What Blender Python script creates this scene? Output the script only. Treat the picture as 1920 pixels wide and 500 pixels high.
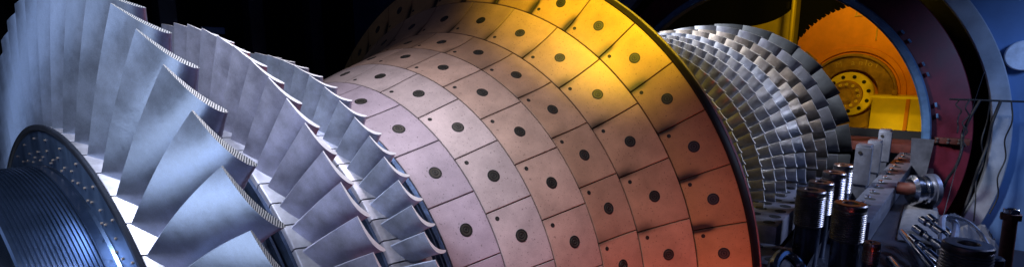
import bpy, bmesh, math, random
import numpy as np
from mathutils import Vector, Matrix
random.seed(7)
sc = bpy.context.scene
for o in list(bpy.data.objects): bpy.data.objects.remove(o)
COL = sc.collection
rad = math.radians

# ------------------------------------------------------------------ camera
# world: X = rotor axis (towards the compressor intake), Z = up, the viewer stands on the -Y side
cam_d = bpy.data.cameras.new('camera'); cam = bpy.data.objects.new('camera', cam_d); COL.objects.link(cam)
right = Vector((0.60585, -0.79558, 0.0)); up = Vector((0.15319, 0.11666, 0.98129)); back = Vector((-0.78069, -0.59451, 0.19255))
m = Matrix.Identity(4)
for i in range(3):
    m[i][0] = right[i]; m[i][1] = up[i]; m[i][2] = back[i]
m.translation = Vector((-2.2642, -1.9791, 1.0385))
cam.matrix_world = m
cam_d.sensor_width = 36.0; cam_d.lens = 1024.95 / 1920 * 36.0
cam_d.shift_y = 57.38 / 1920; cam_d.clip_start = 0.02; cam_d.clip_end = 200
sc.camera = cam

# ------------------------------------------------------------------ world + lamps
w = bpy.data.worlds.new('World'); sc.world = w; w.use_nodes = True
bg = w.node_tree.nodes['Background']; bg.inputs[0].default_value = (0.10, 0.20, 0.62, 1); bg.inputs[1].default_value = 0.02
def area(name, loc, aim, size, power, col, sy=None, spread=180):
    d = bpy.data.lights.new(name, 'AREA'); d.energy = power; d.color = col; d.size = size
    if sy: d.shape = 'RECTANGLE'; d.size_y = sy
    d.spread = rad(spread)
    o = bpy.data.objects.new(name, d); COL.objects.link(o); o.location = loc
    o.rotation_euler = (Vector(aim) - Vector(loc)).to_track_quat('-Z', 'Y').to_euler()
    return o
area('key_lamp', (-2.7, -0.70, 2.5), (-1.65, -0.65, 0.8), 0.6, 11, (0.82, 0.88, 1.0), spread=56)
area('overhead_lamp', (-1.2, -0.85, 2.8), (-1.12, -0.62, 0.8), 0.4, 5.5, (0.98, 0.89, 0.94), spread=66)
area('side_fill', (-3.3, 0.85, -0.5), (-1.75, -0.75, 0.75), 1.1, 3.4, (0.68, 0.80, 1.0), spread=100)  # unseen lamp added to put highlights on the large blades
area('left_blade_fill', (-4.2, 2.1, 1.5), (-1.8, 0.2, 1.0), 1.4, 2.2, (0.52, 0.68, 1.0), spread=100)  # unseen fill light added to brighten the leftmost blades
area('front_lamp', (-4.6, -3.0, 1.0), (-1.7, -0.6, 0.7), 0.8, 2.4, (0.46, 0.36, 1.0), spread=80)
area('compressor_lamp', (1.2, 0.75, 3.3), (2.8, 0.0, 1.1), 0.5, 88, (1.0, 0.97, 0.96), spread=56)
area('edge_lamp', (4.3, -4.3, 1.7), (2.3, -1.0, 0.4), 0.4, 10, (0.66, 0.77, 1.0), spread=50)
area('back_room_lamp', (6.3, -1.05, 2.5), (8.6, -1.2, 0.5), 0.5, 75, (1.0, 0.62, 0.02))
area('pedestal_fill', (7.1, -1.5, -0.35), (8.5, -1.4, 0.25), 0.4, 6, (1.0, 0.64, 0.02))  # added fill hidden behind the bulkhead, brightens the pedestal
area('blue_wall_lamp', (3.8, -4.4, 2.2), (5.9, -3.3, 0.7), 0.8, 13, (0.34, 0.54, 1.0), spread=64)
area('red_lamp', (-0.75, -2.3, -0.75), (-0.03, -1.4, 0.1), 0.3, 15, (1.0, 0.10, 0.06))
area('bench_lamp', (3.5, -3.9, 2.3), (2.1, -1.95, -0.1), 0.3, 8, (0.36, 0.50, 1.0), spread=60)
yl = bpy.data.lights.new('yellow_spot', 'SPOT'); yl.energy = 350; yl.color = (1.0, 0.74, 0.02); yl.spot_size = rad(52); yl.spot_blend = 1.0; yl.shadow_soft_size = 0.08
yo = bpy.data.objects.new('yellow_spot', yl); COL.objects.link(yo); yo.location = (-0.8, -1.40, 2.25)
yo.rotation_euler = (Vector((0.10, -0.78, 1.40)) - yo.location).to_track_quat('-Z', 'Y').to_euler()
vs = sc.view_settings; vs.view_transform = 'Standard'; vs.look = 'None'; vs.exposure = 0; vs.gamma = 1; vs.use_curve_mapping = False

# ------------------------------------------------------------------ materials
def mat(name, col, rough=0.5, metal=0.0, var=0.12, scale=14, bump=0.0, bscale=120, stretch=(1, 1, 1), rvar=0.1, col2=None, spec=0.5, fine=0.0):
    M = bpy.data.materials.new(name); M.use_nodes = True; nt = M.node_tree; N = nt.nodes; L = nt.links
    b = N['Principled BSDF']; b.inputs['Roughness'].default_value = rough; b.inputs['Metallic'].default_value = metal
    b.inputs['Specular IOR Level'].default_value = spec
    tc = N.new('ShaderNodeTexCoord'); mp = N.new('ShaderNodeMapping'); mp.inputs['Scale'].default_value = stretch
    L.new(tc.outputs['Object'], mp.inputs[0])
    oi = N.new('ShaderNodeObjectInfo')
    ad = N.new('ShaderNodeVectorMath'); ad.operation = 'ADD'; sca = N.new('ShaderNodeVectorMath'); sca.operation = 'SCALE'; sca.inputs[3].default_value = 40
    cx = N.new('ShaderNodeCombineXYZ')
    for i in range(3): L.new(oi.outputs['Random'], cx.inputs[i])
    L.new(cx.outputs[0], sca.inputs[0]); L.new(mp.outputs[0], ad.inputs[0]); L.new(sca.outputs[0], ad.inputs[1])
    no = N.new('ShaderNodeTexNoise'); no.inputs['Scale'].default_value = scale; no.inputs['Detail'].default_value = 6; no.inputs['Roughness'].default_value = 0.65
    L.new(ad.outputs[0], no.inputs['Vector'])
    rp = N.new('ShaderNodeValToRGB'); c = Vector(col)
    lo = c * (1 - var); hi = Vector([min(1, x) for x in c * (1 + var)])
    if col2: lo = c; hi = Vector(col2)
    rp.color_ramp.elements[0].position = 0.3; rp.color_ramp.elements[1].position = 0.72
    rp.color_ramp.elements[0].color = (*lo, 1); rp.color_ramp.elements[1].color = (*hi, 1)
    L.new(no.outputs['Fac'], rp.inputs[0])
    out = rp.outputs[0]
    # per-object tone shift
    mr = N.new('ShaderNodeMapRange'); mr.inputs[3].default_value = 1 - var * 0.7; mr.inputs[4].default_value = 1 + var * 0.4
    L.new(oi.outputs['Random'], mr.inputs[0])
    sm = N.new('ShaderNodeVectorMath'); sm.operation = 'SCALE'; L.new(out, sm.inputs[0]); L.new(mr.outputs[0], sm.inputs[3]); out = sm.outputs[0]
    if fine > 0:
        n3 = N.new('ShaderNodeTexNoise'); n3.inputs['Scale'].default_value = 420; n3.inputs['Detail'].default_value = 2
        L.new(ad.outputs[0], n3.inputs['Vector'])
        m3 = N.new('ShaderNodeMapRange'); m3.inputs[1].default_value = 0.3; m3.inputs[2].default_value = 0.7; m3.inputs[3].default_value = 1 - fine; m3.inputs[4].default_value = 1 + fine
        L.new(n3.outputs['Fac'], m3.inputs[0])
        s3 = N.new('ShaderNodeVectorMath'); s3.operation = 'SCALE'; L.new(out, s3.inputs[0]); L.new(m3.outputs[0], s3.inputs[3]); out = s3.outputs[0]
    L.new(out, b.inputs['Base Color'])
    if rvar:
        m2 = N.new('ShaderNodeMapRange'); m2.inputs[3].default_value = max(0.03, rough - rvar); m2.inputs[4].default_value = min(1, rough + rvar)
        L.new(no.outputs['Fac'], m2.inputs[0]); L.new(m2.outputs[0], b.inputs['Roughness'])
    if bump:
        n2 = N.new('ShaderNodeTexNoise'); n2.inputs['Scale'].default_value = bscale; n2.inputs['Detail'].default_value = 4
        L.new(ad.outputs[0], n2.inputs['Vector'])
        bp = N.new('ShaderNodeBump'); bp.inputs['Strength'].default_value = bump; bp.inputs['Distance'].default_value = 0.002
        L.new(n2.outputs['Fac'], bp.inputs['Height']); L.new(bp.outputs[0], b.inputs['Normal'])

    return M

MT = {}
MT['blade_large'] = mat('blade_large', (0.38, 0.45, 0.60), 0.36, 0.78, 0.30, 9, 0.2, 60, rvar=0.14, fine=0.10)
MT['blade_mid'] = mat('blade_mid', (0.44, 0.44, 0.56), 0.45, 0.65, 0.32, 14, 0.2, 70, rvar=.14, fine=0.10)
MT['blade_small'] = mat('blade_small', (0.44, 0.50, 0.64), 0.40, 0.6, 0.30, 18, 0.2, 80, rvar=.14, fine=0.10)
MT['blade_tip'] = mat('blade_tip', (0.66, 0.66, 0.70), 0.45, 0.0, 0.1, 60)
MT['platform'] = mat('platform', (0.38, 0.38, 0.45), 0.45, 0.5, 0.3, 20, 0.1, 140)
MT['comp_a'] = mat('comp_blade_grey', (0.48, 0.49, 0.54), 0.34, 0.95, 0.3, 14, 0.1, 200)
MT['comp_b'] = mat('comp_blade_brown', (0.46, 0.42, 0.39), 0.38, 0.95, 0.3, 14, 0.1, 200)
MT['comp_c'] = mat('comp_blade_blue', (0.44, 0.48, 0.58), 0.36, 0.95, 0.14, 14, 0.1, 200)
MT['comp_d'] = mat('comp_blade_dark', (0.15, 0.17, 0.20), 0.45, 0.7, 0.14, 14, 0.1, 200)
MT['comp_edge'] = mat('comp_blade_edge', (0.80, 0.80, 0.82), 0.4, 0.0, 0.05, 40)  # pale tip caps: the bright lit edge is put into the colour
MT['hub_dark'] = mat('hub_dark', (0.06, 0.09, 0.17), 0.35, 0.6, 0.5, 30, 0.3, 60)
MT['hub_light'] = mat('hub_light', (0.16, 0.165, 0.19), 0.4, 0.6, 0.3, 30)
MT['face'] = mat('disc_face', (0.025, 0.05, 0.11), 0.34, 0.6, 0.4, 18, 0.35, 40, stretch=(1, 1, 0.3), col2=(0.12, 0.19, 0.33))
MT['drum'] = mat('drum_steel', (0.05, 0.085, 0.17), 0.22, 0.85, 0.3, 8, 0.0)
MT['bolt_bright'] = mat('bolt_bright', (0.75, 0.62, 0.50), 0.3, 0.8, 0.1, 30)
MT['liner_shell'] = mat('liner_shell', (0.010, 0.010, 0.012), 0.7, 0.0, 0.2, 20)
MT['rim_black'] = mat('rim_black', (0.02, 0.015, 0.015), 0.45, 0.3, 0.2, 20)
MT['lip'] = mat('lip_steel', (0.012, 0.016, 0.03), 0.5, 0.3, 0.3, 20)
MT['rim_edge'] = mat('rim_edge', (0.45, 0.36, 0.34), 0.35, 0.6, 0.2, 20)
MT['tile_bolt'] = mat('tile_bolt', (0.018, 0.018, 0.019), 0.5, 0.3, 0.25, 60, 0.2, 200)
MT['tile_bolt_ring'] = mat('tile_bolt_ring', (0.055, 0.05, 0.042), 0.45, 0.4, 0.3, 60)
MT['tile_bolt_pin'] = mat('tile_bolt_pin', (0.006, 0.006, 0.006), 0.7, 0.0, 0.1, 60)
MT['steel_dark'] = mat('stud_steel', (0.11, 0.13, 0.19), 0.30, 0.85, 0.35, 25, 0.15, 80)
MT['thread'] = mat('thread_steel', (0.30, 0.27, 0.27), 0.32, 0.9, 0.35, 20, 0.15, 90)
MT['rust'] = mat('rust_pin', (0.16, 0.05, 0.035), 0.6, 0.4, 0.5, 30, 0.3, 90)
MT['casing'] = mat('casing_steel', (0.15, 0.17, 0.24), 0.42, 0.6, 0.35, 9, 0.3, 70)
MT['bar'] = mat('bar_steel', (0.30, 0.30, 0.38), 0.45, 0.4, 0.4, 11, 0.3, 70)
MT['casing_dark'] = mat('casing_dark', (0.025, 0.03, 0.055), 0.5, 0.4, 0.4, 9, 0.3, 60)
MT['concrete'] = mat('cast_grey', (0.11, 0.115, 0.14), 0.85, 0.0, 0.3, 18, 0.6, 90)
MT['chrome'] = mat('chrome', (0.78, 0.79, 0.84), 0.16, 1.0, 0.08, 30)
MT['black'] = mat('black_paint', (0.006, 0.006, 0.008), 0.7, 0, 0.2, 10)
MT['maroon'] = mat('maroon_paint', (0.11, 0.010, 0.024), 0.5, 0.1, 0.35, 5, 0.2, 40, fine=0.1)
MT['rim_blue'] = mat('rim_blue', (0.10, 0.22, 0.46), 0.45, 0.3, 0.3, 6, 0.2, 40)
MT['ring_grey'] = mat('ring_grey', (0.34, 0.39, 0.50), 0.45, 0.4, 0.25, 3, 0.2, 40, fine=0.08)
MT['cover'] = mat('cover_plate', (0.55, 0.60, 0.74), 0.5, 0.1, 0.2, 12, 0.2, 40)
MT['wall_blue'] = mat('wall_blue', (0.06, 0.13, 0.30), 0.6, 0, 0.25, 1.2, 0.15, 30, fine=0.06)
MT['dark_wall'] = mat('dark_wall', (0.006, 0.008, 0.014), 0.8, 0, 0.4, 1.5)
MT['dark_steel'] = mat('dark_column', (0.03, 0.04, 0.08), 0.6, 0.2, 0.3, 2)
MT['orange'] = mat('orange_paint', (0.72, 0.24, 0.02), 0.5, 0.05, 0.16, 4, 0.3, 40, fine=0.06)
MT['yellow'] = mat('yellow_paint', (0.85, 0.66, 0.05), 0.45, 0.1, 0.14, 4, 0.25, 40)
MT['brass'] = mat('bearing_bronze', (0.42, 0.24, 0.06), 0.45, 0.4, 0.35, 12, 0.4, 50)
MT['chalk'] = mat('chalk', (0.50, 0.36, 0.14), 0.9, 0, 0.3, 60)
MT['redbeam'] = mat('red_beam', (0.10, 0.022, 0.018), 0.6, 0.1, 0.4, 12, 0.3, 60)
MT['rag'] = mat('rag', (0.13, 0.14, 0.18), 0.9, 0, 0.25, 20, 0.4, 60)
MT['hose'] = mat('hose', (0.30, 0.34, 0.44), 0.35, 0.3, 0.2, 20)
MT['cable'] = mat('cable', (0.008, 0.010, 0.018), 0.6, 0, 0.2, 20)
MT['lampblue'] = mat('blue_girder', (0.05, 0.14, 0.42), 0.5, 0, 0.2, 5)
MT['floor'] = mat('floor_concrete', (0.05, 0.06, 0.10), 0.7, 0, 0.3, 1.5)

def tile_mat(name, col, soot, var=0.20):
    M = mat(name, col, 0.5, 0.12, var, 9, 0.18, 190, rvar=0.08, fine=0.09)
    nt = M.node_tree; N = nt.nodes; L = nt.links; b = N['Principled BSDF']
    src = b.inputs['Base Color'].links[0].from_socket
    uv = N.new('ShaderNodeUVMap'); sp = N.new('ShaderNodeSeparateXYZ'); L.new(uv.outputs[0], sp.inputs[0])
    def math_(op, a, b2=None, c=None):
        n = N.new('ShaderNodeMath'); n.operation = op
        for i, v in enumerate((a, b2, c)):
            if v is None: continue
            if isinstance(v, (int, float)): n.inputs[i].default_value = v
            else: L.new(v, n.inputs[i])
        return n.outputs[0]
    nz = N.new('ShaderNodeTexNoise'); nz.inputs['Scale'].default_value = 9; nz.inputs['Detail'].default_value = 5
    tc = N.new('ShaderNodeTexCoord'); L.new(tc.outputs['Object'], nz.inputs['Vector'])
    oi = N.new('ShaderNodeObjectInfo')
    # soot blown out of the joint near the inner corner: distance to the v edges, fading along u
    v = sp.outputs[1]; u = sp.outputs[0]
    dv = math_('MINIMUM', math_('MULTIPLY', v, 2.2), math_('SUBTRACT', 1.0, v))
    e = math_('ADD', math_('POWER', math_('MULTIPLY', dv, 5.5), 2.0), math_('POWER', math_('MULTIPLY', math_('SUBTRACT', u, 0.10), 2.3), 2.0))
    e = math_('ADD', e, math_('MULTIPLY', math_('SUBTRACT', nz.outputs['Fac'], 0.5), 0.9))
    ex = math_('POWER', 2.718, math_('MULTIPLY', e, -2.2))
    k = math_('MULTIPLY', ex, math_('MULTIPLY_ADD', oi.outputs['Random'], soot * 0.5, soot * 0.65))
    # thin grime along every edge
    du = math_('MINIMUM', u, math_('SUBTRACT', 1.0, u)); dv2 = math_('MINIMUM', v, math_('SUBTRACT', 1.0, v))
    g = math_('POWER', 2.718, math_('MULTIPLY', math_('MINIMUM', du, dv2), -110.0))
    k = math_('MINIMUM', math_('ADD', k, math_('MULTIPLY', g, 0.2)), 0.96)
    # pitting specks
    vo = N.new('ShaderNodeTexNoise'); vo.inputs['Scale'].default_value = 130; vo.inputs['Detail'].default_value = 1; L.new(tc.outputs['Object'], vo.inputs['Vector'])
    pk = math_('MULTIPLY', math_('GREATER_THAN', vo.outputs['Fac'], 0.70), 0.45)
    k = math_('MAXIMUM', k, pk)
    mx = N.new('ShaderNodeMix'); mx.data_type = 'RGBA'
    L.new(k, mx.inputs[0]); L.new(src, mx.inputs[6]); mx.inputs[7].default_value = (0.012, 0.009, 0.008, 1)
    L.new(mx.outputs[2], b.inputs['Base Color'])
    return M
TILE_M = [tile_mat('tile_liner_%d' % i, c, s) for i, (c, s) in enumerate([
    ((0.38, 0.31, 0.37), 0.05), ((0.46, 0.37, 0.37), 0.08), ((0.47, 0.32, 0.26), 0.16), ((0.45, 0.27, 0.18), 0.4), ((0.43, 0.25, 0.15), 0.7), ((0.40, 0.22, 0.09), 1.25)])]  # salmon ceramic; lilac and yellow lamp light also put into the ring colours

# hatch on the tips of the large blades
def hatch_mat():
    M = mat('blade_tip_hatch', (0.8, 0.8, 0.8), 0.5, 0.3, 0.05, 40)
    nt = M.node_tree; N = nt.nodes; L = nt.links; b = N['Principled BSDF']
    uv = N.new('ShaderNodeUVMap'); wv = N.new('ShaderNodeTexWave'); wv.inputs['Scale'].default_value = 1.0; wv.inputs['Distortion'].default_value = 2.5
    mp = N.new('ShaderNodeMapping'); mp.inputs['Scale'].default_value = (11, 1.6, 1); mp.inputs['Rotation'].default_value = (0, 0, 0.35)
    L.new(uv.outputs[0], mp.inputs[0]); L.new(mp.outputs[0], wv.inputs['Vector'])
    rp = N.new('ShaderNodeValToRGB'); rp.color_ramp.elements[0].position = 0.35; rp.color_ramp.elements[0].color = (0.02, 0.03, 0.05, 1)
    rp.color_ramp.elements[1].position = 0.6; rp.color_ramp.elements[1].color = (0.42, 0.43, 0.45, 1)
    L.new(wv.outputs['Fac'], rp.inputs[0]); L.new(rp.outputs[0], b.inputs['Base Color'])
    return M
MT['hatch'] = hatch_mat()

# ------------------------------------------------------------------ mesh helpers
def pol(s, r, th):                       # s along the axis, th in degrees from straight up towards the viewer
    t = rad(th); return (s, -r * math.sin(t), r * math.cos(t))
class MB:
    def __init__(self): self.v = []; self.f = []; self.mi = []; self.uv = []
    def add(self, verts, faces, mi=0, uvs=None):
        o = len(self.v); self.v += [tuple(p) for p in verts]
        for f in faces:
            self.f.append([i + o for i in f]); self.mi.append(mi)
            self.uv.append([uvs[i] for i in f] if uvs else None)
    def box(self, c, d, rot=0, mi=0, bev=0.0, R=None):
        bm = bmesh.new(); bmesh.ops.create_cube(bm, size=1)
        for v in bm.verts: v.co = Vector((v.co.x * d[0], v.co.y * d[1], v.co.z * d[2]))
        if bev: bmesh.ops.bevel(bm, geom=bm.edges[:], offset=bev, segments=2, affect='EDGES', profile=0.6)
        Mx = R.to_4x4() if R else Matrix.Rotation(rot, 4, 'Z')
        bm.verts.ensure_lookup_table(); bm.verts.index_update()
        self.add([Mx @ v.co + Vector(c) for v in bm.verts], [[v.index for v in f.verts] for f in bm.faces], mi); bm.free()
    def lathe(self, prof, n=64, axis='X', c=(0, 0, 0), t0=0, t1=360, mi=0):
        full = abs(t1 - t0) >= 360; k = n if full else n + 1; V = []
        for i in range(k):
            t = t0 + (t1 - t0) * i / n
            for a, r in prof:
                if axis == 'X': p = pol(a, r, t)
                else: p = (r * math.cos(rad(t)), r * math.sin(rad(t)), a)
                V.append((p[0] + c[0], p[1] + c[1], p[2] + c[2]))
        m_ = len(prof); F = []
        for i in range(n):
            j = (i + 1) % k
            for q in range(m_ - 1): F.append([i * m_ + q, j * m_ + q, j * m_ + q + 1, i * m_ + q + 1])
        self.add(V, F, mi)
    def tube(self, pts, r, n=8, mi=0, cap=True):
        pts = [Vector(p) for p in pts]; V = []; rs = r if isinstance(r, (list, tuple)) else [r] * len(pts)
        ref = Vector((0.13, 0.31, 0.94))
        for i, p in enumerate(pts):
            d = (pts[min(i + 1, len(pts) - 1)] - pts[max(i - 1, 0)]).normalized()
            a = d.cross(ref); a = a.normalized() if a.length > 1e-4 else Vector((1, 0, 0)); b = d.cross(a)
            for k in range(n):
                t = 2 * math.pi * k / n; V.append(p + rs[i] * (math.cos(t) * a + math.sin(t) * b))
        F = [[i * n + k, i * n + (k + 1) % n, (i + 1) * n + (k + 1) % n, (i + 1) * n + k] for i in range(len(pts) - 1) for k in range(n)]
        if cap: F += [list(range(n))[::-1], [(len(pts) - 1) * n + k for k in range(n)]]
        self.add(V, F, mi)
    def prism(self, poly, x0, x1, mi=0):   # polygon in the (y, z) plane extruded along x
        n = len(poly); V = [(x0, y, z) for y, z in poly] + [(x1, y, z) for y, z in poly]
        F = [list(range(n)), [n + i for i in range(n)][::-1]] + [[i, i + n, (i + 1) % n + n, (i + 1) % n] for i in range(n)]
        self.add(V, F, mi)
    def mesh(self, name, mats, sharp=32):
        me = bpy.data.meshes.new(name); me.from_pydata(self.v, [], self.f)
        for m_ in (mats if isinstance(mats, (list, tuple)) else [mats]): me.materials.append(m_)
        me.polygons.foreach_set('material_index', self.mi)
        if any(u is not None for u in self.uv):
            ul = me.uv_layers.new(name='UVMap'); k = 0
            for u, f in zip(self.uv, self.f):
                for i in range(len(f)): ul.data[k + i].uv = u[i] if u else (0.5, 0.5)
                k += len(f)
        bm = bmesh.new(); bm.from_mesh(me); bmesh.ops.recalc_face_normals(bm, faces=bm.faces[:]); bm.to_mesh(me); bm.free()
        me.polygons.foreach_set('use_smooth', [True] * len(me.polygons)); me.set_sharp_from_angle(angle=rad(sharp)); me.update()
        return me
    def build(self, name, mats, parent=None, sharp=32, **kw): return link(name, self.mesh(name, mats, sharp), parent, **kw)
def link(name, me, parent=None, label=None, cat=None, group=None, kind=None, loc=None, rot=None):
    o = bpy.data.objects.new(name, me); COL.objects.link(o)
    if parent: o.parent = parent
    if loc is not None: o.location = loc
    if rot is not None: o.rotation_euler = rot
    tag(o, label, cat, group, kind); return o
def tag(o, label=None, cat=None, group=None, kind=None):
    for k, v in (('label', label), ('category', cat), ('group', group), ('kind', kind)):
        if v: o[k] = v
def thing(name, loc, label, cat, group=None): return link(name, None, None, label, cat, group, None, loc)

# ------------------------------------------------------------------ setting
b = MB(); b.box((2, 0, -2.3), (40, 40, 0.2)); b.build('floor', MT['floor'], kind='structure')
b = MB(); b.lathe([(5.95, 2.70), (5.95, 14.0), (6.15, 14.0), (6.15, 2.70), (5.95, 2.70)], 96); b.build('wall_front', MT['wall_blue'], kind='structure')
b = MB(); b.box((0, 9.0, 2), (36, 0.2, 9)); b.build('wall_far', MT['dark_wall'], kind='structure')
b = MB(); b.box((12.5, 0, 2), (0.2, 12, 9)); b.build('wall_end', MT['dark_wall'], kind='structure')

# ------------------------------------------------------------------ the rotor
rotor = thing('turbine_rotor', (0, 0, 0), 'long bladed gas turbine rotor with silver turbine blades and tapering compressor rows', 'rotor')

def airfoil(c):                          # half thickness, leading edge at c = 1
    e = max(0.0, c - 0.90) / 0.10; return min(1.0, 0.12 + 1.15 * c ** 0.9) * math.sqrt(max(0.0, 1 - e * e))
def blade_mesh(name, root, tip, mats, cam_r, cam_t, th_r, th_t, nc=11, ns=7, capmat=1, bow=0.0, flat=False):
    # root / tip: (sL, thL, sR, thR, rL, rR)
    b = MB(); cs = [math.sin(0.5 * math.pi * i / (nc - 1)) ** 1.15 for i in range(nc)]
    rows = []
    for j in range(ns):
        t = j / (ns - 1); q = [a + (c - a) * t for a, c in zip(root, tip)]
        sL, aL, sR, aR, rL, rR = q; rm = (rL + rR) / 2
        dy = rad(aR - aL) * rm; ds = sR - sL; Lc = math.hypot(ds, dy); n = (-dy / Lc, ds / Lc)
        cm = (cam_r + (cam_t - cam_r) * t) * Lc; th = (th_r + (th_t - th_r) * t) / 2; ff = flat
        up_, lo_ = [], []
        for c in cs:
            cc = cm * (6.75 * (c ** 2) * (1 - c) * 0.35 + 4 * c * (1 - c) * 0.65); h = th * min(1.0, airfoil(c) if not ff else min(1.0, 8 * c + .25, 8 * (1 - c) + .25)) + 0.0006
            for sgn, arr in ((1, up_), (-1, lo_)):
                s = sL + ds * c + n[0] * (cc + sgn * h); y = dy * c + n[1] * (cc + sgn * h)
                r = rL + (rR - rL) * c
                arr.append((s, r, aL + math.degrees(y / rm) + bow * math.sin(math.pi * t)))
        rows.append((up_, lo_))
    loop = 2 * nc; V = []; 
    for up_, lo_ in rows: V += [pol(*p) for p in up_] + [pol(*p) for p in lo_[::-1]]
    F = [[j * loop + k, j * loop + (k + 1) % loop, (j + 1) * loop + (k + 1) % loop, (j + 1) * loop + k] for j in range(ns - 1) for k in range(loop)]
    b.add(V, F, 0)
    up_, lo_ = rows[-1]; V = [pol(*p) for p in up_] + [pol(*p) for p in lo_]
    uvs = [(c, 1.0) for c in cs] + [(c, 0.0) for c in cs]
    b.add(V, [[k, k + 1, nc + k + 1, nc + k] for k in range(nc - 1)], capmat, uvs)
    bm_me = b.mesh(name, mats, 40)
    return bm_me
def platform_mesh(name, s0, s1, r0, r1, pitch, mats, thick=0.03, skew=0.0):
    b = MB(); g = 0.0022 / r0 * 57.3; n = 3; V = []
    def row(s, r, d=0, k=0): return [pol(s, r, -pitch / 2 + g + k + (pitch - 2 * g) * i / n) for i in range(n + 1)]
    prof = [(s0 + 0.002, r0 - thick, 0), (s0, r0 - 0.004, 0), (s0 + 0.004, r0, 0), (s1 - 0.003, r1, skew), (s1, r1 - 0.004, skew), (s1 - 0.002, r1 - thick, skew)]
    for s, r, k in prof: V += row(s, r, 0, k)
    m_ = n + 1; F = [[a * m_ + i, a * m_ + i + 1, (a + 1) * m_ + i + 1, (a + 1) * m_ + i] for a in range(len(prof) - 1) for i in range(n)]
    F += [[a * m_ for a in range(len(prof))], [a * m_ + n for a in range(len(prof))][::-1]]
    b.add(V, F); return b.mesh(name, mats, 50)
def joined(name, me, angles, parent, mats):
    M_ = MB(); co = np.array([v.co[:] for v in me.vertices]); fs = [list(p.vertices) for p in me.polygons]; mis = [p.material_index for p in me.polygons]
    uvl = me.uv_layers[0].data if me.uv_layers else None
    for a in angles:
        ca, sa = math.cos(rad(a)), math.sin(rad(a)); p = co.copy(); p[:, 1] = co[:, 1] * ca - co[:, 2] * sa; p[:, 2] = co[:, 1] * sa + co[:, 2] * ca
        o = len(M_.v); M_.v += [tuple(x) for x in p]
        for f, k in zip(fs, mis): M_.f.append([i + o for i in f]); M_.mi.append(k); M_.uv.append(None)
    return M_.build(name, mats, parent, 40, kind='stuff')
def wheel(N, phase, bl, bmats, vis, name, prof, wmat, plat=None, pmat=None):
    wb = MB(); wb.lathe(prof, 128); wo = wb.build(name, wmat, rotor)
    pitch = 360.0 / N; near, far = [], []
    for i in range(N):
        a = phase + pitch * i
        while a > 180: a -= 360
        while a < -180: a += 360
        (near if vis[0] <= a <= vis[1] else far).append(a)
    for a in sorted(near):
        link('blade', bl, wo, rot=(rad(a), 0, 0))
        if plat: link('platform', plat, wo, rot=(rad(a), 0, 0))
    if far:
        joined('far_blades', bl, far, wo, bmats)
        if plat: joined('far_platforms', plat, far, wo, [pmat])
    return wo
# --- turbine stages, the widest wheel next to the drum
mats4 = [MT['blade_large'], MT['hatch']]; mats3 = [MT['blade_mid'], MT['blade_tip']]; mats2 = [MT['blade_small'], MT['blade_tip']]
b4 = blade_mesh('blade_large', (-1.826, -3.1, -1.640, 3.6, 0.832, 0.845), (-1.791, 0, -1.726, 6.9, 1.251, 1.248), mats4, 0.16, 0.085, 0.040, 0.0140, 17, 14, bow=-0.35)
p4 = platform_mesh('platform_large', -1.838, -1.640, 0.838, 0.846, 360 / 56, [MT['platform']], skew=3.0)

wheel(56, 41.6, b4, mats4, (-62, 66), 'turbine_wheel', [(-1.836, 0.60), (-1.836, 0.812), (-1.645, 0.815), (-1.62, 0.83), (-1.615, 0.50)], MT['hub_dark'], p4, MT['platform'])
b3 = blade_mesh('blade_mid', (-1.502, -1.6, -1.395, 2.4, 0.876, 0.880), (-1.492, 0, -1.444, 4.9, 1.145, 1.125), mats3, 0.20, 0.11, 0.030, 0.011, 13, 9)
p3 = platform_mesh('platform_mid', -1.522, -1.372, 0.880, 0.882, 360 / 76, [MT['platform']], skew=1.6)
wheel(76, 40.1, b3, mats3, (-8, 68), 'turbine_wheel', [(-1.53, 0.50), (-1.53, 0.86), (-1.365, 0.86), (-1.36, 0.50)], MT['hub_dark'], p3, MT['platform'])
b2 = blade_mesh('blade_small', (-1.252, -1.0, -1.145, 2.4, 0.896, 0.90), (-1.247, 0, -1.187, 3.9, 1.055, 1.042), mats2, 0.24, 0.21, 0.024, 0.012, 15, 8)
p2 = platform_mesh('platform_small', -1.272, -1.122, 0.899, 0.902, 360 / 79, [MT['platform']], skew=1.2)
wheel(79, 39.84, b2, mats2, (-8, 70), 'turbine_wheel', [(-1.28, 0.50), (-1.28, 0.88), (-1.115, 0.88), (-1.11, 0.50)], MT['hub_dark'], p2, MT['platform'])
# --- dark spacer rings with seal fins between the wheels
for k, (s0, s1, r) in enumerate(((-1.612, -1.534, 0.845), (-1.358, -1.284, 0.868), (-1.108, -1.046, 0.865))):
    b = MB(); prof = [(s0, 0.5)]; n = 3
    for i in range(n):
        a = s0 + (s1 - s0) * i / n; d = (s1 - s0) / n
        prof += [(a, r - 0.02), (a + d * .25, r - 0.02), (a + d * .30, r), (a + d * .55, r), (a + d * .60, r - 0.02)]
    prof += [(s1, r - 0.02), (s1, 0.5)]
    b.lathe(prof, 128); b.build('spacer_ring', MT['hub_dark'], rotor)
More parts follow.
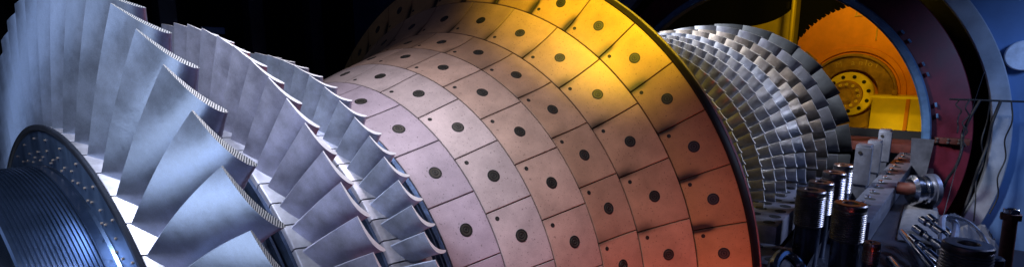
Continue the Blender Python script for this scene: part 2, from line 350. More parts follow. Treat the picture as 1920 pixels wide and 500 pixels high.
# --- end disc, rim lip, bolts, grooved drum and end shaft
b = MB(); b.lathe([(-1.838, 0.6), (-1.838, 0.832), (-1.845, 0.832), (-1.845, 0.70)], 160)
disc = b.build('end_disc', MT['face'], rotor)
b = MB(); b.lathe([(-0.003, 0.0034), (0.002, 0.0034), (0.003, 0.0026), (0.003, 0.0)], 8, 'Z'); boltm = b.mesh('disc_bolt', MT['bolt_bright'])
for r, n, ph in ((0.808, 40, 0), (0.772, 48, 0), (0.756, 48, 3.5), (0.742, 48, 1)):
    for i in range(n):
        a = ph + 360 * i / n + random.uniform(-.6, .6)
        a = (a + 180) % 360 - 180
        if -28 < a < 45:
            p = Vector(pol(-1.846, r + random.uniform(-.003, .003), a)); link('bolt', boltm, disc, loc=p, rot=(0, -math.pi / 2, 0))
b = MB(); b.lathe([(-1.839, 0.831), (-1.8405, 0.848), (-1.848, 0.849), (-1.850, 0.846), (-1.850, 0.834), (-1.8455, 0.829)], 160); b.build('rim_lip', MT['lip'], rotor)
b = MB(); prof = [(-1.842, 0.60), (-1.842, 0.733), (-1.852, 0.728), (-1.872, 0.728)]; s = -1.872
while s > -2.005:
    prof += [(s, 0.728), (s - 0.0015, 0.733), (s - 0.0045, 0.733), (s - 0.006, 0.728)]; s -= 0.0088
prof += [(-2.018, 0.728), (-2.022, 0.722), (-2.022, 0.50)]
b.lathe(prof, 200); b.build('grooved_drum', MT['drum'], rotor, 25)
b = MB(); b.lathe([(-2.018, 0.52), (-2.05, 0.50), (-2.06, 0.48), (-2.06, 0.0)], 96); b.build('end_shaft', MT['steel_dark'], rotor)
# --- compressor
COMP = [  # s of the outer tip corner, tip radius, blade count, phase, material
    (4.356, 1.400, 28, 74.3, 'comp_d'), (3.739, 1.356, 37, 74.1, 'comp_c'), (3.418, 1.306, 44, 76.0, 'comp_b'), (2.993, 1.285, 50, 78.6, 'comp_b'),
    (2.713, 1.250, 58, 70.7, 'comp_c'), (2.467, 1.225, 66, 70.25, 'comp_a'), (2.172, 1.205, 77, 69.4, 'comp_a'), (1.896, 1.190, 86, 64.9, 'comp_a'),
    (1.636, 1.175, 92, 66.6, 'comp_b'), (1.341, 1.160, 95, 63.7, 'comp_a'), (1.08, 1.15, 97, 64.0, 'comp_b'), (0.84, 1.145, 99, 63.0, 'comp_a')]
def hub_r(s): return 0.70 + (4.4 - s) * 0.085
VIS = [(-30, 100), (-22, 100), (-15, 100), (-12, 100), (-8, 98), (-6, 96), (-4, 94), (-2, 92), (2, 92), (5, 92), (8, 40), (10, 34)]
for (s, rt, N, ph, mk), vis in zip(COMP, VIS):
    pitch = 360 / N; dth = pitch * 0.97; tang = rad(dth) * rt; ds = min(0.55 * tang, 0.16)
    rh = hub_r(s); dr = tang / rh * 57.3 * 0.62; mats = [MT[mk], MT['comp_edge']]
    bm_ = blade_mesh('compressor_blade', (s - ds * 1.25, -dth + 1.0, s + ds * 0.3, -dth + 1.0 + dr, rh - 0.01, rh - 0.01), (s - ds, -dth, s, 0, rt, rt), mats,
                     0.2, 0.11 if N < 48 else 0.22, 0.015, 0.0085, 13, 5, flat=True)
    wheel(N, ph, bm_, mats, vis, 'compressor_wheel', [(s - ds * 1.6, 0.3), (s - ds * 1.6, rh), (s + ds * 0.8, rh - 0.02), (s + ds * 0.8, 0.3)], MT['hub_light'])
b = MB(); b.lathe([(0.35, 0.2), (0.35, 0.98), (4.45, 0.62), (4.6, 0.5), (6.6, 0.30), (6.6, 0.0)], 96); b.build('compressor_drum', MT['hub_light'], rotor)

# ------------------------------------------------------------------ tiled combustor liner
KN = [(-1.035, 0.878), (-0.851, 0.933), (-0.664, 1.006), (-0.460, 1.078), (-0.279, 1.156), (-0.104, 1.312), (0.0, 1.500)]
def liner_pt(i, u):                      # Catmull-Rom through the seams, band i, fraction u
    P = [Vector(k) for k in KN]; p1, p2 = P[i], P[i + 1]; p0 = P[i - 1] if i else p1 - (p2 - p1); p3 = P[i + 2] if i + 2 < len(P) else p2 + (p2 - p1)
    return 0.5 * ((2 * p1) + (p2 - p0) * u + (2 * p0 - 5 * p1 + 4 * p2 - p3) * u * u + (3 * p1 - p0 - 3 * p2 + p3) * u ** 3)
liner = thing('combustor_liner', (0, 0, 0), 'flared combustion chamber liner clad in salmon ceramic tiles lit yellow at the rim, between blade rows', 'combustor')
b = MB(); prof = []
for i in range(6):
    for k in range(5):
        p = liner_pt(i, k / 5); q = liner_pt(i, k / 5 + 0.05); d = (q - p).normalized(); prof.append((p.x + d.y * 0.022, p.y - d.x * 0.022))
prof += [(0.018, 1.497)]
b.lathe([(prof[0][0], 0.82)] + prof + [(0.03, 1.2)], 160); b.build('shell', MT['liner_shell'], liner)
b = MB(); b.lathe([(0.004, 1.498), (0.002, 1.5035), (0.018, 1.512), (0.060, 1.512), (0.062, 1.40)], 200); b.build('rim_band', MT['rim_black'], liner)
b = MB(); b.lathe([(0.058, 1.508), (0.060, 1.5165), (0.067, 1.5165), (0.069, 1.508), (0.069, 1.1)], 200); b.build('rim_edge', MT['rim_edge'], liner)
b = MB(); b.lathe([(-1.046, 0.83), (-1.048, 0.868), (-1.040, 0.879), (-1.037, 0.872), (-1.037, 0.83)], 160); b.build('inlet_lip', MT['hub_dark'], liner)
RINGS = [(14.5, 37.5), (14.1, 43.57), (13.1, 37.2), (12.0, 48.1), (11.45, 49.8), (9.26, 47.3)]   # pitch and one joint, in degrees
b = MB(); b.lathe([(-0.004, 0.0240), (0.0008, 0.0240), (0.0012, 0.0228), (0.0005, 0.0222), (0.0005, 0.0185)], 20, 'Z')
b.lathe([(0.0005, 0.0185), (0.0016, 0.0180), (0.0016, 0.0135), (0.0006, 0.0130)], 20, 'Z', mi=1)
b.lathe([(0.0006, 0.0130), (0.0008, 0.0085)], 20, 'Z'); b.lathe([(0.0008, 0.0085), (0.0022, 0.0080), (0.0022, 0.0055), (0.0008, 0.0050)], 16, 'Z', mi=1); b.lathe([(0.0008, 0.0050), (0.0008, 0.0)], 16, 'Z')
tbolt = b.mesh('tile_bolt', [MT['tile_bolt'], MT['tile_bolt_ring']], 25)
b = MB(); b.lathe([(-0.004, 0.0085), (0.0007, 0.0085), (0.0009, 0.0070), (0.0004, 0.0055), (0.0004, 0.0)], 12, 'Z'); thole = b.mesh('tile_hole', MT['tile_bolt_pin'], 25)
def tile_mesh(i, pitch):
    b = MB(); n = 6; nt = 5; rm = (KN[i][1] + KN[i + 1][1]) / 2
    g = 0.0021; Ls = (Vector(KN[i + 1]) - Vector(KN[i])).length
    def P(u, v, h):                      # h = height over the tile face
        p = liner_pt(i, u); q = liner_pt(i, min(1, u + .02)) - liner_pt(i, max(0, u - .02)); q.normalize(); nn = Vector((-q.y, q.x))
        if nn.y < 0: nn = -nn
        p = p + nn * h; gv = g / p.y * 57.3
        return pol(p.x, p.y, gv + (pitch - 2 * gv) * v)
    us = [g / Ls + (1 - 2 * g / Ls) * k / n for k in range(n + 1)]; vsq = [k / nt for k in range(nt + 1)]
    bu = 0.0013 / Ls; bv = 0.0013 / (rad(pitch) * rm)
    def ring(ins, h):
        out = []; uv = []
        for (a, c) in [(k / n, 0) for k in range(n)] + [(1, k / nt) for k in range(nt)] + [(1 - k / n, 1) for k in range(n)] + [(0, 1 - k / nt) for k in range(nt)]:
            uu = us[0] + (us[-1] - us[0]) * a; uu = min(max(uu, us[0] + bu * ins), us[-1] - bu * ins); vv = min(max(c, bv * ins), 1 - bv * ins)
            out.append(P(uu, vv, h)); uv.append((a, c))
        return out, uv
    V0, U0 = ring(0, -0.02); V1, U1 = ring(0, -0.0011); V2, U2 = ring(1, 0)
    m_ = len(V0); F = [[a * m_ + k, a * m_ + (k + 1) % m_, (a + 1) * m_ + (k + 1) % m_, (a + 1) * m_ + k] for a in range(2) for k in range(m_)]
    b.add(V0 + V1 + V2, F, 0, U0 + U1 + U2)
    V = []; U = []
    for a, u in enumerate(us):
        for c, v in enumerate(vsq):
            uu = min(max(u, us[0] + bu), us[-1] - bu); vv = min(max(v, bv), 1 - bv); V.append(P(uu, vv, 0)); U.append((a / n, c / nt))
    b.add(V, [[a * (nt + 1) + c, a * (nt + 1) + c + 1, (a + 1) * (nt + 1) + c + 1, (a + 1) * (nt + 1) + c] for a in range(n) for c in range(nt)], 0, U)
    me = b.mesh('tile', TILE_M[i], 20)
    bm = bmesh.new(); bm.from_mesh(me); bmesh.ops.remove_doubles(bm, verts=bm.verts, dist=1e-5); bmesh.ops.recalc_face_normals(bm, faces=bm.faces[:]); bm.to_mesh(me); bm.free()
    me.set_sharp_from_angle(angle=rad(20))
    return me
def tile_frame(i, u, th):
    p = liner_pt(i, u); q = liner_pt(i, min(1, u + .02)) - liner_pt(i, max(0, u - .02)); q.normalize(); nn = Vector((-q.y, q.x))
    loc = Vector(pol(p.x, p.y, th)); nr = Vector(pol(nn.x, nn.y, th)); return loc, nr
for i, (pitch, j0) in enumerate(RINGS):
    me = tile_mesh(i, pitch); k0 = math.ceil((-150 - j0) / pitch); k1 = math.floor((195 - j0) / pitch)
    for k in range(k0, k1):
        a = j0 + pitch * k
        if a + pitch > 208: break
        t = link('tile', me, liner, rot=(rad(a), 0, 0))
        for me2, nm, u, v in ((tbolt, 'bolt', 0.5, 0.5), (thole, 'vent_hole', 0.17, 0.13)):
            if i == 0 and nm == 'vent_hole': continue
            loc, nr = tile_frame(i, u, pitch * v)
            o = link(nm, me2, t, loc=loc); o.rotation_euler = nr.to_track_quat('Z', 'Y').to_euler()

# ------------------------------------------------------------------ intake casing with the round opening
cas = thing('intake_casing', (5.8, 0, 0), 'huge round intake casing opening with maroon inner face and blue grey rings', 'casing')
def local(o, parent):
    o.parent = parent; o.matrix_parent_inverse = Matrix.Translation(-Vector(parent.location)); return o
b = MB(); b.lathe([(5.90, 1.95), (5.72, 1.95), (5.70, 1.97), (5.70, 2.03), (5.72, 2.045), (5.90, 2.045)], 160); local(b.build('rim_ring', MT['rim_blue']), cas)
b = MB(); b.lathe([(5.80, 2.043), (5.92, 2.42), (5.98, 2.43), (6.0, 2.0)], 160); local(b.build('inner_cone', MT['maroon']), cas)
b = MB(); b.lathe([(5.93, 2.42), (6.5, 2.40), (6.5, 2.60), (5.93, 2.58)], 128); local(b.build('recess', MT['black']), cas)
b = MB(); b.lathe([(6.0, 2.578), (5.85, 2.58), (5.84, 2.59), (5.84, 2.745), (5.85, 2.755), (6.0, 2.757)], 200); local(b.build('outer_ring', MT['ring_grey']), cas)
b = MB(); b.prism([(y, z) for y, z in [(-1.96, 0.16)] + [(-1.96 * math.cos(t), -1.96 * math.sin(t)) for t in np.linspace(0, math.pi, 24)] + [(1.96, 0.16)]], 5.80, 5.86); local(b.build('lower_bulkhead', MT['black']), cas)
b = MB(); b.box((0, 0, 0), (0.06, 0.05, 0.022), bev=0.004); clipm = b.mesh('clip', MT['rim_blue'])
for th in (-57, -62, 51, 54.5, 63, 66.5, 76.5, 80, 20, 24, -24, -28):
    p = Vector(pol(5.80, 2.10, th)); o = link('clip', clipm, rot=(rad(th), 0, 0), loc=p); local(o, cas)
b = MB(); b.box((5.83, -2.22, 0.08), (0.10, 0.36, 0.07), bev=0.006); jf = local(b.build('joint_flange', MT['redbeam']), cas)
b = MB(); b.lathe([(0, 0.014), (0.02, 0.014), (0.022, 0.0)], 6, 'Z'); jb = b.mesh('flange_bolt', MT['thread'])
for y in (-2.1, -2.2, -2.3):
    for z in (0.065, 0.10):
        o = link('bolt', jb, rot=(0, -math.pi / 2, 0), loc=(5.779, y, z)); local(o, jf)
b = MB(); b.box((5.4, -1.35, 0.03), (0.5, 1.05, 0.10), bev=0.006); 
rb = b.build('cross_beam', MT['redbeam'], label='rust red crossbeam lying in front of the dark lower casing opening', cat='beam')

# ------------------------------------------------------------------ bearing housing in the yellow back room
bh = thing('bearing_housing', (8.6, -0.9, 0.42), 'orange and yellow lit bearing housing seen through the round casing opening', 'bearing housing')
cy_, cz_ = -0.89, 0.43
arc = []; A = (0.0, 1.30); Bq = (-0.78, 1.87); n = 13
for i in range(n):
    t0 = i / n; t1 = (i + .7) / n
    for t, d in ((t0, 0.0), (t1, 0.02), (t1, 0.075)):
        bulge = 0.10 * math.sin(math.pi * t); d *= random.uniform(0.35, 1.0); arc.append((A[0] + (Bq[0] - A[0]) * t + (bulge + d) * 0.55, A[1] + (Bq[1] - A[1]) * t + (bulge + d) * 0.8))
poly = [(0.0, -0.4)] + arc + [(-0.80, 2.6), (-2.6, 2.6), (-2.6, -0.4)]
b = MB(); b.prism(poly, 8.70, 8.95); local(b.build('toothed_plate', MT['orange']), bh)
c_ = (0, cy_, cz_)
b = MB(); b.lathe([(8.70, 0.78), (8.66, 0.775), (8.66, 0.70), (8.70, 0.69)], 80, c=c_); local(b.build('raised_arc', MT['orange']), bh)
b = MB(); b.lathe([(8.72, 0.66), (8.55, 0.655), (8.55, 0.62), (8.60, 0.61), (8.60, 0.40)], 80, c=c_); local(b.build('bearing_cap', MT['brass']), bh)
b = MB(); b.lathe([(8.6, 0.355), (8.42, 0.355), (8.40, 0.34), (8.40, 0.20), (8.30, 0.17), (8.10, 0.165)], 64, c=c_); fl = local(b.build('shaft_flange', MT['yellow']), bh)
b = MB(); b.lathe([(-0.01, 0.03), (0.004, 0.03), (0.004, 0.0)], 12, 'Z'); hm = b.mesh('bolt_hole', MT['black'])
for k in range(11):
    a = 12 + 360 / 11 * k; p = Vector(pol(8.398, 0.285, a)) + Vector(c_); local(link('bolt_hole', hm, loc=p, rot=(0, -math.pi / 2, 0)), fl)
b = MB(); b.lathe([(8.15, 0.23), (8.05, 0.23), (8.03, 0.22), (8.03, 0.10), (7.98, 0.09), (7.98, 0.0)], 48, c=c_); cp = local(b.build('coupling', MT['brass']), bh)
b = MB(); b.lathe([(0, 0.022), (0.03, 0.022), (0.03, 0.012), (0.01, 0.01), (0.01, 0)], 10, 'Z'); nm_ = b.mesh('coupling_nut', MT['yellow'])
for k in range(12):
    p = Vector(pol(8.03, 0.175, 30 * k)) + Vector(c_); local(link('nut', nm_, loc=p, rot=(0, -math.pi / 2, 0)), cp)
b = MB(); b.box((8.55, -1.62, 0.12), (0.34, 0.78, 0.56), bev=0.01); pd = local(b.build('pedestal', MT['yellow']), bh)
b = MB(); b.box((8.42, -1.62, 0.415), (0.5, 0.86, 0.035), bev=0.006); local(b.build('ledge', MT['yellow']), bh)
b = MB(); b.box((8.40, -1.52, 0.47), (0.1, 0.07, 0.09), bev=0.008); local(b.build('clamp_block', MT['brass']), bh)
b = MB(); b.box((8.36, -1.71, 0.10), (0.03, 0.05, 0.6), bev=0.004); local(b.build('rib', MT['orange']), bh)
for (y, z, dy, dz, rt) in ((-0.28, 1.02, .34, .022, 0.7), (-1.16, 1.48, .02, .36, 0), (-1.05, 1.72, .46, .02, -0.1), (-0.85, 1.80, .02, .18, 0.1)):
    b = MB(); b.box((8.69, y, z), (0.03, dy, dz), R=Matrix.Rotation(rt, 3, 'X')); local(b.build('weld_seam', MT['brass']), bh)
for ch, dy, dz, rt in (('M', -0.28, -0.03, 0.25), ('a', -0.06, 0.01, 0.12), ('n', 0.04, 0.015, -0.05), ('l', 0.13, 0.01, -0.1), ('o', 0.17, 0.0, -0.15), ('f', 0.28, -0.02, -0.25)):
    fc = bpy.data.curves.new('letter', 'FONT'); fc.body = ch; fc.size = 0.13; fc.extrude = 0.001; fc.materials.append(MT['chalk'])
    tx = bpy.data.objects.new('letter', fc); COL.objects.link(tx); bpy.context.view_layer.update()
    tme = bpy.data.meshes.new_from_object(tx.evaluated_get(bpy.context.evaluated_depsgraph_get())); bpy.data.objects.remove(tx)
    co = link('letter', tme, bh); co.matrix_parent_inverse = Matrix.Translation(-Vector(bh.location))
    co.matrix_basis = Matrix(((0, 0, -1, 8.597), (-1, 0, 0, -0.92 - dy), (0, 1, 0, 0.885 + dz), (0, 0, 0, 1))) @ Matrix.Rotation(rt, 4, 'Z')

yd = thing('yellow_duct', (9.6, 0.7, 0), 'yellow painted duct panel with dark slots behind the compressor top', 'duct')
pl = [(1.35, -0.5)] + [(1.25 - 1.0 * math.sin(t), 1.62 + 0.50 * (1 - math.cos(t))) for t in np.linspace(0, math.pi / 2, 10)] + [(0.25, 2.14), (0.25, -0.5)]
b = MB(); b.prism(pl, 9.6, 10.0); local(b.build('panel', MT['yellow']), yd)
for y, z, dz in ((0.30, 2.02, .16), (0.40, 2.0, .12)):
    b = MB(); b.box((9.60, y, z), (0.05, 0.07, dz)); local(b.build('slot', MT['black']), yd)
b = MB(); b.tube([(9.0, 0.185, -2.2), (9.0, 0.185, 3.4)], 0.035, 14); b.build('yellow_post', MT['yellow'], label='slim yellow upright post beside the toothed orange plate', cat='post')

# ------------------------------------------------------------------ lower casing, flange bar, lugs
lc = thing('lower_casing', (2.6, -1.6, -0.16), 'lower half casing deck with drilled steel flange bar beside the compressor', 'casing')
b = MB(); b.box((2.7, -1.72, -0.21), (5.0, 0.76, 0.10), bev=0.006); local(b.build('deck', MT['casing_dark']), lc)
b = MB(); b.lathe([(0.25, 1.45), (5.2, 1.50), (5.2, 1.56), (0.25, 1.56)], 40, t0=92, t1=268); local(b.build('half_shell', MT['casing_dark']), lc)
yaw = -0.058
barR = Matrix.Rotation(yaw, 3, 'Z')
b = MB(); b.box((3.45, -1.775, -0.075), (3.3, 0.175, 0.15), rot=yaw, bev=0.006); bar = local(b.build('flange_bar', MT['casing']), lc)
b = MB(); b.lathe([(-0.01, 0.036), (0.0015, 0.036), (0.0018, 0.033), (0.0012, 0.030), (0.0012, 0)], 16, 'Z'); bhm = b.mesh('bar_hole', [MT['black']])
b = MB(); b.lathe([(0.0, 0.020), (0.012, 0.019), (0.014, 0.0)], 10, 'Z'); bpm = b.mesh('bar_plug', [MT['chrome']])
for k in range(14):
    x = 2.05 + 0.225 * k; p = Vector((3.45, -1.775, 0)) + barR @ Vector((x - 3.45, 0.01, 0))
    local(link('bolt_hole', bhm, loc=p), bar)
    q = Vector((3.45, -1.775, 0)) + barR @ Vector((x - 3.45 + 0.06, 0.035, 0)); local(link('dowel', bpm, loc=q), bar)
for x, y, h, wd in ((2.98, -1.60, 0.34, 0.105), (3.62, -1.63, 0.30, 0.10), (4.30, -1.665, 0.33, 0.10)):
    b = MB(); b.box((x, y, h / 2 - 0.16 + .08), (0.14, wd, h + 0.16), rot=yaw, bev=0.012); lug = local(b.build('guide_lug', MT['casing']), lc)
    b = MB(); b.box((x - 0.06, y - 0.005, h * 0.5), (0.05, wd * 1.12, h * 0.9), rot=yaw, bev=0.008); local(b.build('face_plate', MT['casing']), lug)
    b = MB(); b.lathe([(-0.004, 0.014), (0.004, 0.014), (0.004, 0.0)], 10, 'Z'); local(b.build('eye_hole', MT['black'], loc=(x - 0.087, y + 0.02, h - 0.06), rot=(0, -math.pi / 2, 0)), lug)
# drilled blocks between liner rim and studs
for x, y, z, d, n in ((1.50, -1.22, -0.04, (0.62, 0.24, 0.16), 4), (2.18, -1.24, -0.06, (0.60, 0.24, 0.16), 4), (2.85, -1.27, -0.08, (0.6, 0.22, 0.14), 4), (0.95, -1.33, -0.12, (0.36, 0.26, 0.14), 2)):
    b = MB(); b.box((x, y, z), d, bev=0.008); blk = local(b.build('drilled_block', MT['bar']), lc)
    for k in range(n):
        for r_ in (-.06, .06):
            local(link('bolt_hole', bhm, loc=(x - d[0] / 2 + d[0] * (k + .5) / n, y + r_, z + d[2] / 2)), blk)

# ------------------------------------------------------------------ studs
def stud(name, x, y, zt, r, hthread, zb, label, group='threaded studs on the lower casing', mt='thread', ms='steel_dark', pit=0.0115, tilt=(0, 0)):
    t = thing(name, (x, y, zb), label, 'stud', group); H = zt - zb
    b = MB(); b.lathe([(0, 0.0), (0, r * 0.86), (H - hthread - 0.01, r * 0.86), (H - hthread, r * 0.9), (H - hthread + .004, 0.0)], 40, 'Z'); b.build('shank', MT[ms], t)
    b = MB(); prof = [(H - hthread, 0.0), (H - hthread, r * 0.93)]; z = H - hthread + 0.004
    while z < H - 0.035:
        prof += [(z, r * 0.95), (z + pit * .5, r), (z + pit * .62, r)]; z += pit
    prof += [(H - 0.032, r * 0.95), (H - 0.02, r * 0.985), (H - 0.006, r * 0.97), (H, r * 0.90), (H, r * 0.46), (H - 0.006, r * 0.42), (H - 0.03, r * 0.40), (H - 0.03, 0)]
    b.lathe(prof, 40, 'Z'); b.build('threaded_end', MT[mt], t, 28)
    b = MB(); b.lathe([(H - 0.024, r * 0.37), (H - 0.022, 0)], 16, 'Z'); b.build('bore', MT['black'], t)
    t.rotation_euler = (tilt[0], tilt[1], 0); return t
stud('threaded_stud', 1.165, -1.505, 0.30, 0.078, 0.21, -0.16, 'thick dark threaded stud closest to the tiled rim')
stud('threaded_stud', 1.427, -1.515, 0.30, 0.072, 0.20, -0.16, 'second threaded stud in the row, behind the one by the tiled rim')
stud('threaded_stud', 1.798, -1.538, 0.30, 0.072, 0.19, -0.16, 'third threaded stud in the row with worn shiny thread')
stud('threaded_stud', 2.126, -1.552, 0.30, 0.064, 0.20, -0.16, 'farthest threaded stud of the row, under the compressor blade tips')
stud('threaded_stud', 0.963, -1.716, 0.30, 0.080, 0.20, -0.16, 'stout threaded stud standing alone in front of the drilled flange bar')
stud('threaded_stud', 0.66, -1.845, 0.20, 0.036, 0.10, -0.16, 'small slim threaded stud in front of the chrome rods')
stud('large_threaded_plug', 1.10, -2.21, 0.15, 0.106, 0.30, -0.30, 'large wide ribbed plug with flat top at the hose loops', mt='thread', pit=0.016)
pin = thing('rusty_pin', (1.95, -2.455, -0.45), 'tall rusty bolt with hexagonal head standing against the blue wall', 'bolt')
b = MB(); b.lathe([(0, 0), (0, 0.036), (0.56, 0.034), (0.56, 0)], 20, 'Z'); b.build('shank', MT['rust'], pin)
b = MB(); b.lathe([(0.55, 0), (0.55, 0.054), (0.585, 0.054), (0.588, 0.046)], 6, 'Z'); b.build('hex_head', MT['rust'], pin)
b = MB(); b.lathe([(0.585, 0.0), (0.585, 0.038), (0.612, 0.038), (0.616, 0.034), (0.614, 0.024), (0.600, 0.02), (0.600, 0)], 20, 'Z'); b.build('collar', MT['chrome'], pin)
pin.rotation_euler = (-0.03, 0.05, 0)
p2_ = thing('short_bolt', (1.62, -2.36, -0.45), 'short dark bolt between the ribbed plug and the rusty pin', 'bolt')
b = MB(); b.lathe([(0, 0), (0, 0.04), (0.36, 0.04), (0.36, 0)], 20, 'Z'); b.build('shank', MT['rust'], p2_)
b = MB(); b.lathe([(0.36, 0), (0.36, 0.05), (0.40, 0.05), (0.41, 0.04), (0.41, 0.0)], 20, 'Z'); b.build('cap', MT['steel_dark'], p2_)

# ------------------------------------------------------------------ bench clutter at the right
b = MB(); b.box((1.45, -2.75, -0.50), (3.9, 1.25, 0.10), bev=0.006); b.build('work_bench', MT['casing_dark'], label='dark steel work platform under the rods, hoses and ribbed plug', cat='platform')
b = MB(); b.box((2.62, -2.02, -0.30), (1.2, 0.24, 0.34), bev=0.06); b.build('cast_block', MT['concrete'], label='rough grey cast block beside the drilled flange bar', cat='block')
ro = thing('roller_fitting', (3.05, -1.95, -0.005), 'shiny ribbed round fitting mounted beside the drilled flange bar', 'fitting')
def ycyl(name, mat_, prof, parent, n=40):
    b = MB(); b.lathe([(a, r) for a, r in prof], n, 'Z'); o = b.build(name, mat_, parent); o.rotation_euler = (math.pi / 2, 0, 0.5); return o
ycyl('barrel', MT['chrome'], [(-0.02, 0), (-0.02, 0.09), (0.0, 0.12), (0.03, 0.12), (0.036, 0.105), (0.06, 0.105), (0.066, 0.122), (0.085, 0.122), (0.09, 0.105), (0.12, 0.105), (0.12, 0)], ro)
ycyl('end_plate', MT['casing'], [(0.12, 0), (0.12, 0.135), (0.15, 0.135), (0.155, 0.12), (0.155, 0)], ro)
b = MB(); b.tube([(0.03, 0.1, 0.0), (0.02, -0.02, 0.0)], 0.05, 16); b.build('neck', MT['redbeam'], ro)
b = MB(); b.prism([(-0.06, -0.30), (-0.16, -0.30), (-0.20, 0.26), (-0.02, 0.26)], -0.02, 0.02)
gp = b.build('gusset_plate', MT['casing'], label='pale blue upright gusset plate at the far end of the flange bar', cat='plate', loc=(4.3, -1.86, 0.0))
# crumpled rag
bm = bmesh.new(); bmesh.ops.create_grid(bm, x_segments=26, y_segments=20, size=0.5)
for v in bm.verts:
    x, y = v.co.x, v.co.y; d = math.hypot(x * 1.6, y * 1.6)
    h = 0.20 * max(0, 1 - d * d) + 0.045 * math.sin(11 * x + 3 * math.sin(7 * y)) * math.cos(9 * y + 2 * x) + 0.025 * math.sin(23 * x + 17 * y) + random.uniform(-.008, .008)
    v.co.z = max(h, 0.0) + 0.01; v.co.x *= 0.95; v.co.y *= 0.55
me = bpy.data.meshes.new('rag'); bm.to_mesh(me); bm.free(); me.materials.append(MT['rag'])
rg = link('crumpled_cloth', me, label='crumpled grey cloth lying behind the chrome rods', cat='cloth', loc=(3.15, -2.24, -0.45)); so = rg.modifiers.new('thick', 'SOLIDIFY'); so.thickness = 0.006
# rods and fittings
def rod(name, p0, p1, r, mt, label, cat, grp=None, tip=None):
    p0 = Vector(p0); p1 = Vector(p1); t = thing(name, p0, label, cat, grp); d = p1 - p0
    b = MB(); b.tube([(0, 0, 0), d * 0.02, d * 0.98, d], [r * .7, r, r, r * .7], 12); b.build('rod', MT[mt], t)
    if tip:
        for a, c, k in tip:
            b = MB(); b.tube([d * a, d * (a + .01), d * (c - .01), d * c], [r * k * .8, r * k, r * k, r * k * .8], 12); b.build('sleeve', MT['chrome'], t)
    return t
rod('chrome_rod', (1.78, -1.93, -0.02), (1.25, -2.10, -0.06), 0.018, 'chrome', 'long chrome rod lying across in front of the small stud', 'rod', 'chrome rods')
rod('chrome_rod', (1.30, -1.90, -0.06), (0.72, -2.11, -0.10), 0.020, 'chrome', 'lowest long chrome rod reaching the bottom edge', 'rod', 'chrome rods')
for (x, y, z, l, dz), lb in zip(((2.02, -2.02, 0.02, 0.30, -.02), (1.86, -1.99, 0.0, 0.42, -.03), (1.70, -1.97, -0.02, 0.40, -.04), (2.3, -2.06, -.02, 0.34, -.05)),
        ('topmost short sleeved fitting above the other chrome rods', 'sleeved fitting just under the topmost one', 'lowest sleeved fitting with bright chrome sleeve', 'farthest sleeved fitting by the crumpled cloth')):
    rod('sleeved_fitting', (x, y, z), (x - l * 0.85, y - l * 0.42, z + dz), 0.014, 'steel_dark', lb, 'fitting', 'sleeved fittings', tip=[(0.05, 0.30, 1.7), (0.36, 0.50, 1.3), (0.60, 0.95, 1.7)])
for k, (x0, lb) in enumerate(((1.1, 'dark rod lying low beneath the chrome rods'), (1.45, 'dark rod lying behind the lowest chrome rod'), (1.9, 'dark rod lying under the sleeved fittings'))):
    rod('dark_rod', (x0 + .3, -1.9, -0.20), (x0 - .3, -2.35, -0.26), 0.018, 'steel_dark', lb, 'rod', 'dark rods')
# hoses
def hose(name, pts, r, mt, label, cat):
    P = [Vector(p) for p in pts]; out = []
    for i in range(len(P) - 1):
        p0 = P[max(i - 1, 0)]; p1 = P[i]; p2 = P[i + 1]; p3 = P[min(i + 2, len(P) - 1)]
        for k in range(8):
            u = k / 8; out.append(0.5 * ((2 * p1) + (p2 - p0) * u + (2 * p0 - 5 * p1 + 4 * p2 - p3) * u * u + (3 * p1 - p0 - 3 * p2 + p3) * u ** 3))
    out.append(P[-1]); b = MB(); b.tube(out, r, 10); return b.build(name, MT[mt], label=label, cat=cat)
hose('hose_loop', [(1.35, -2.12, -0.10), (1.7, -2.13, -0.02), (2.05, -2.13, 0.02), (2.14, -2.17, 0.02), (2.0, -2.20, 0.0), (1.6, -2.18, -0.04), (1.3, -2.2, -0.12)], 0.020, 'hose', 'pale hose bent in a tight loop behind the ribbed plug', 'hose')
hose('thin_hose', [(2.1, -2.16, 0.04), (2.0, -2.26, 0.04), (1.75, -2.34, -0.02), (1.45, -2.34, -0.10), (1.3, -2.30, -0.25)], 0.011, 'hose', 'thin pale hose arching over the ribbed plug', 'hose')
hose('thin_line', [(2.6, -2.15, -0.1), (3.6, -2.22, 0.1), (4.8, -2.32, 0.5), (5.7, -2.42, 0.9)], 0.003, 'cable', 'thin taut line rising towards the grey ring', 'line')
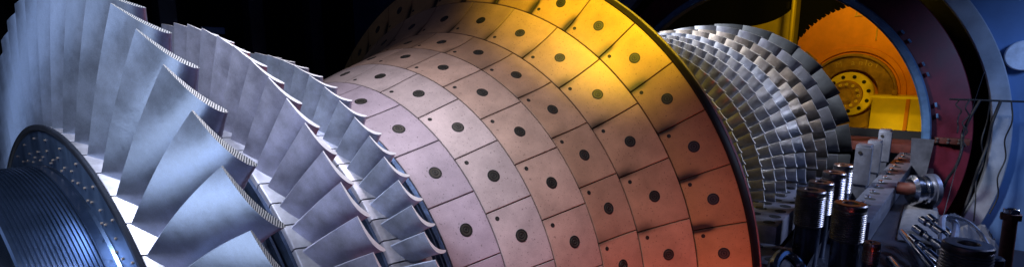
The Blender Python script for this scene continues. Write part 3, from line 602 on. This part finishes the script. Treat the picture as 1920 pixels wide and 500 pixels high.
hose('silver_hose', [(0.42, -1.50, -0.02), (0.55, -1.46, 0.03), (0.75, -1.47, 0.03), (0.80, -1.55, -0.05), (0.70, -1.60, -0.14)], 0.028, 'chrome', 'polished silver hose curling beside the tiled rim', 'hose')
b = MB(); b.tube([(5.55, -2.15, 0.575), (5.55, -2.45, 0.575), (5.55, -3.3, 0.58)], 0.011, 10); cb = b.build('cable_rail', MT['cable'], label='dark horizontal rail carrying tangled cables across the grey ring', cat='rail')
cg = ['leftmost dark cable hanging from the rail', 'knotted dark cable hanging next to the leftmost cable', 'thick dark cable hanging in the middle of the rail', 'long dark cable hanging straight at the blue wall', 'dark cable slanting down towards the rusty pin', 'last dark cable at the picture edge']
for k, lb in enumerate(cg):
    y = -2.24 - 0.085 * k; pts = [(5.53, y, 0.575)]
    L_ = (0.35, 0.5, 1.1, 1.3, 1.4, 1.2)[k]
    for q in range(1, 7):
        pts.append((5.53 - 0.02 * q + random.uniform(-.05, .05), y + (0.035 * q if k in (2, 4) else 0) + random.uniform(-.035, .035), 0.575 - L_ * q / 6))
    hose('hanging_cable', pts, 0.007 + 0.008 * (k in (2, 4)), 'cable', lb, 'cable')['group'] = 'cables hanging from the rail'
b = MB(); b.lathe([(5.96, 0.16), (5.86, 0.16), (5.85, 0.15), (5.85, 0.0)], 40, c=(0, -2.73, 1.05)); b.build('round_cover', MT['cover'], label='pale round cover plate on the blue wall', cat='cover')

# ------------------------------------------------------------------ dark hall behind the turbine
for k, (x, lb) in enumerate(((0.9, 'dark steel column just behind the big blades'), (2.1, 'dark steel column left of the tiled flare'), (3.1, 'dark steel column closest to the tiled flare'))):
    b = MB(); b.box((x, 6.2, 1.0), (0.22, 0.22, 6.4), bev=0.02); b.build('steel_column', MT['dark_steel'], label=lb, cat='column', group='columns in the dark hall')
b = MB(); b.box((1.40, 6.0, 1.39), (0.30, 0.08, 0.09), bev=0.01); b.build('blue_girder', MT['lampblue'], label='short blue girder end glowing dimly in the dark hall', cat='girder')
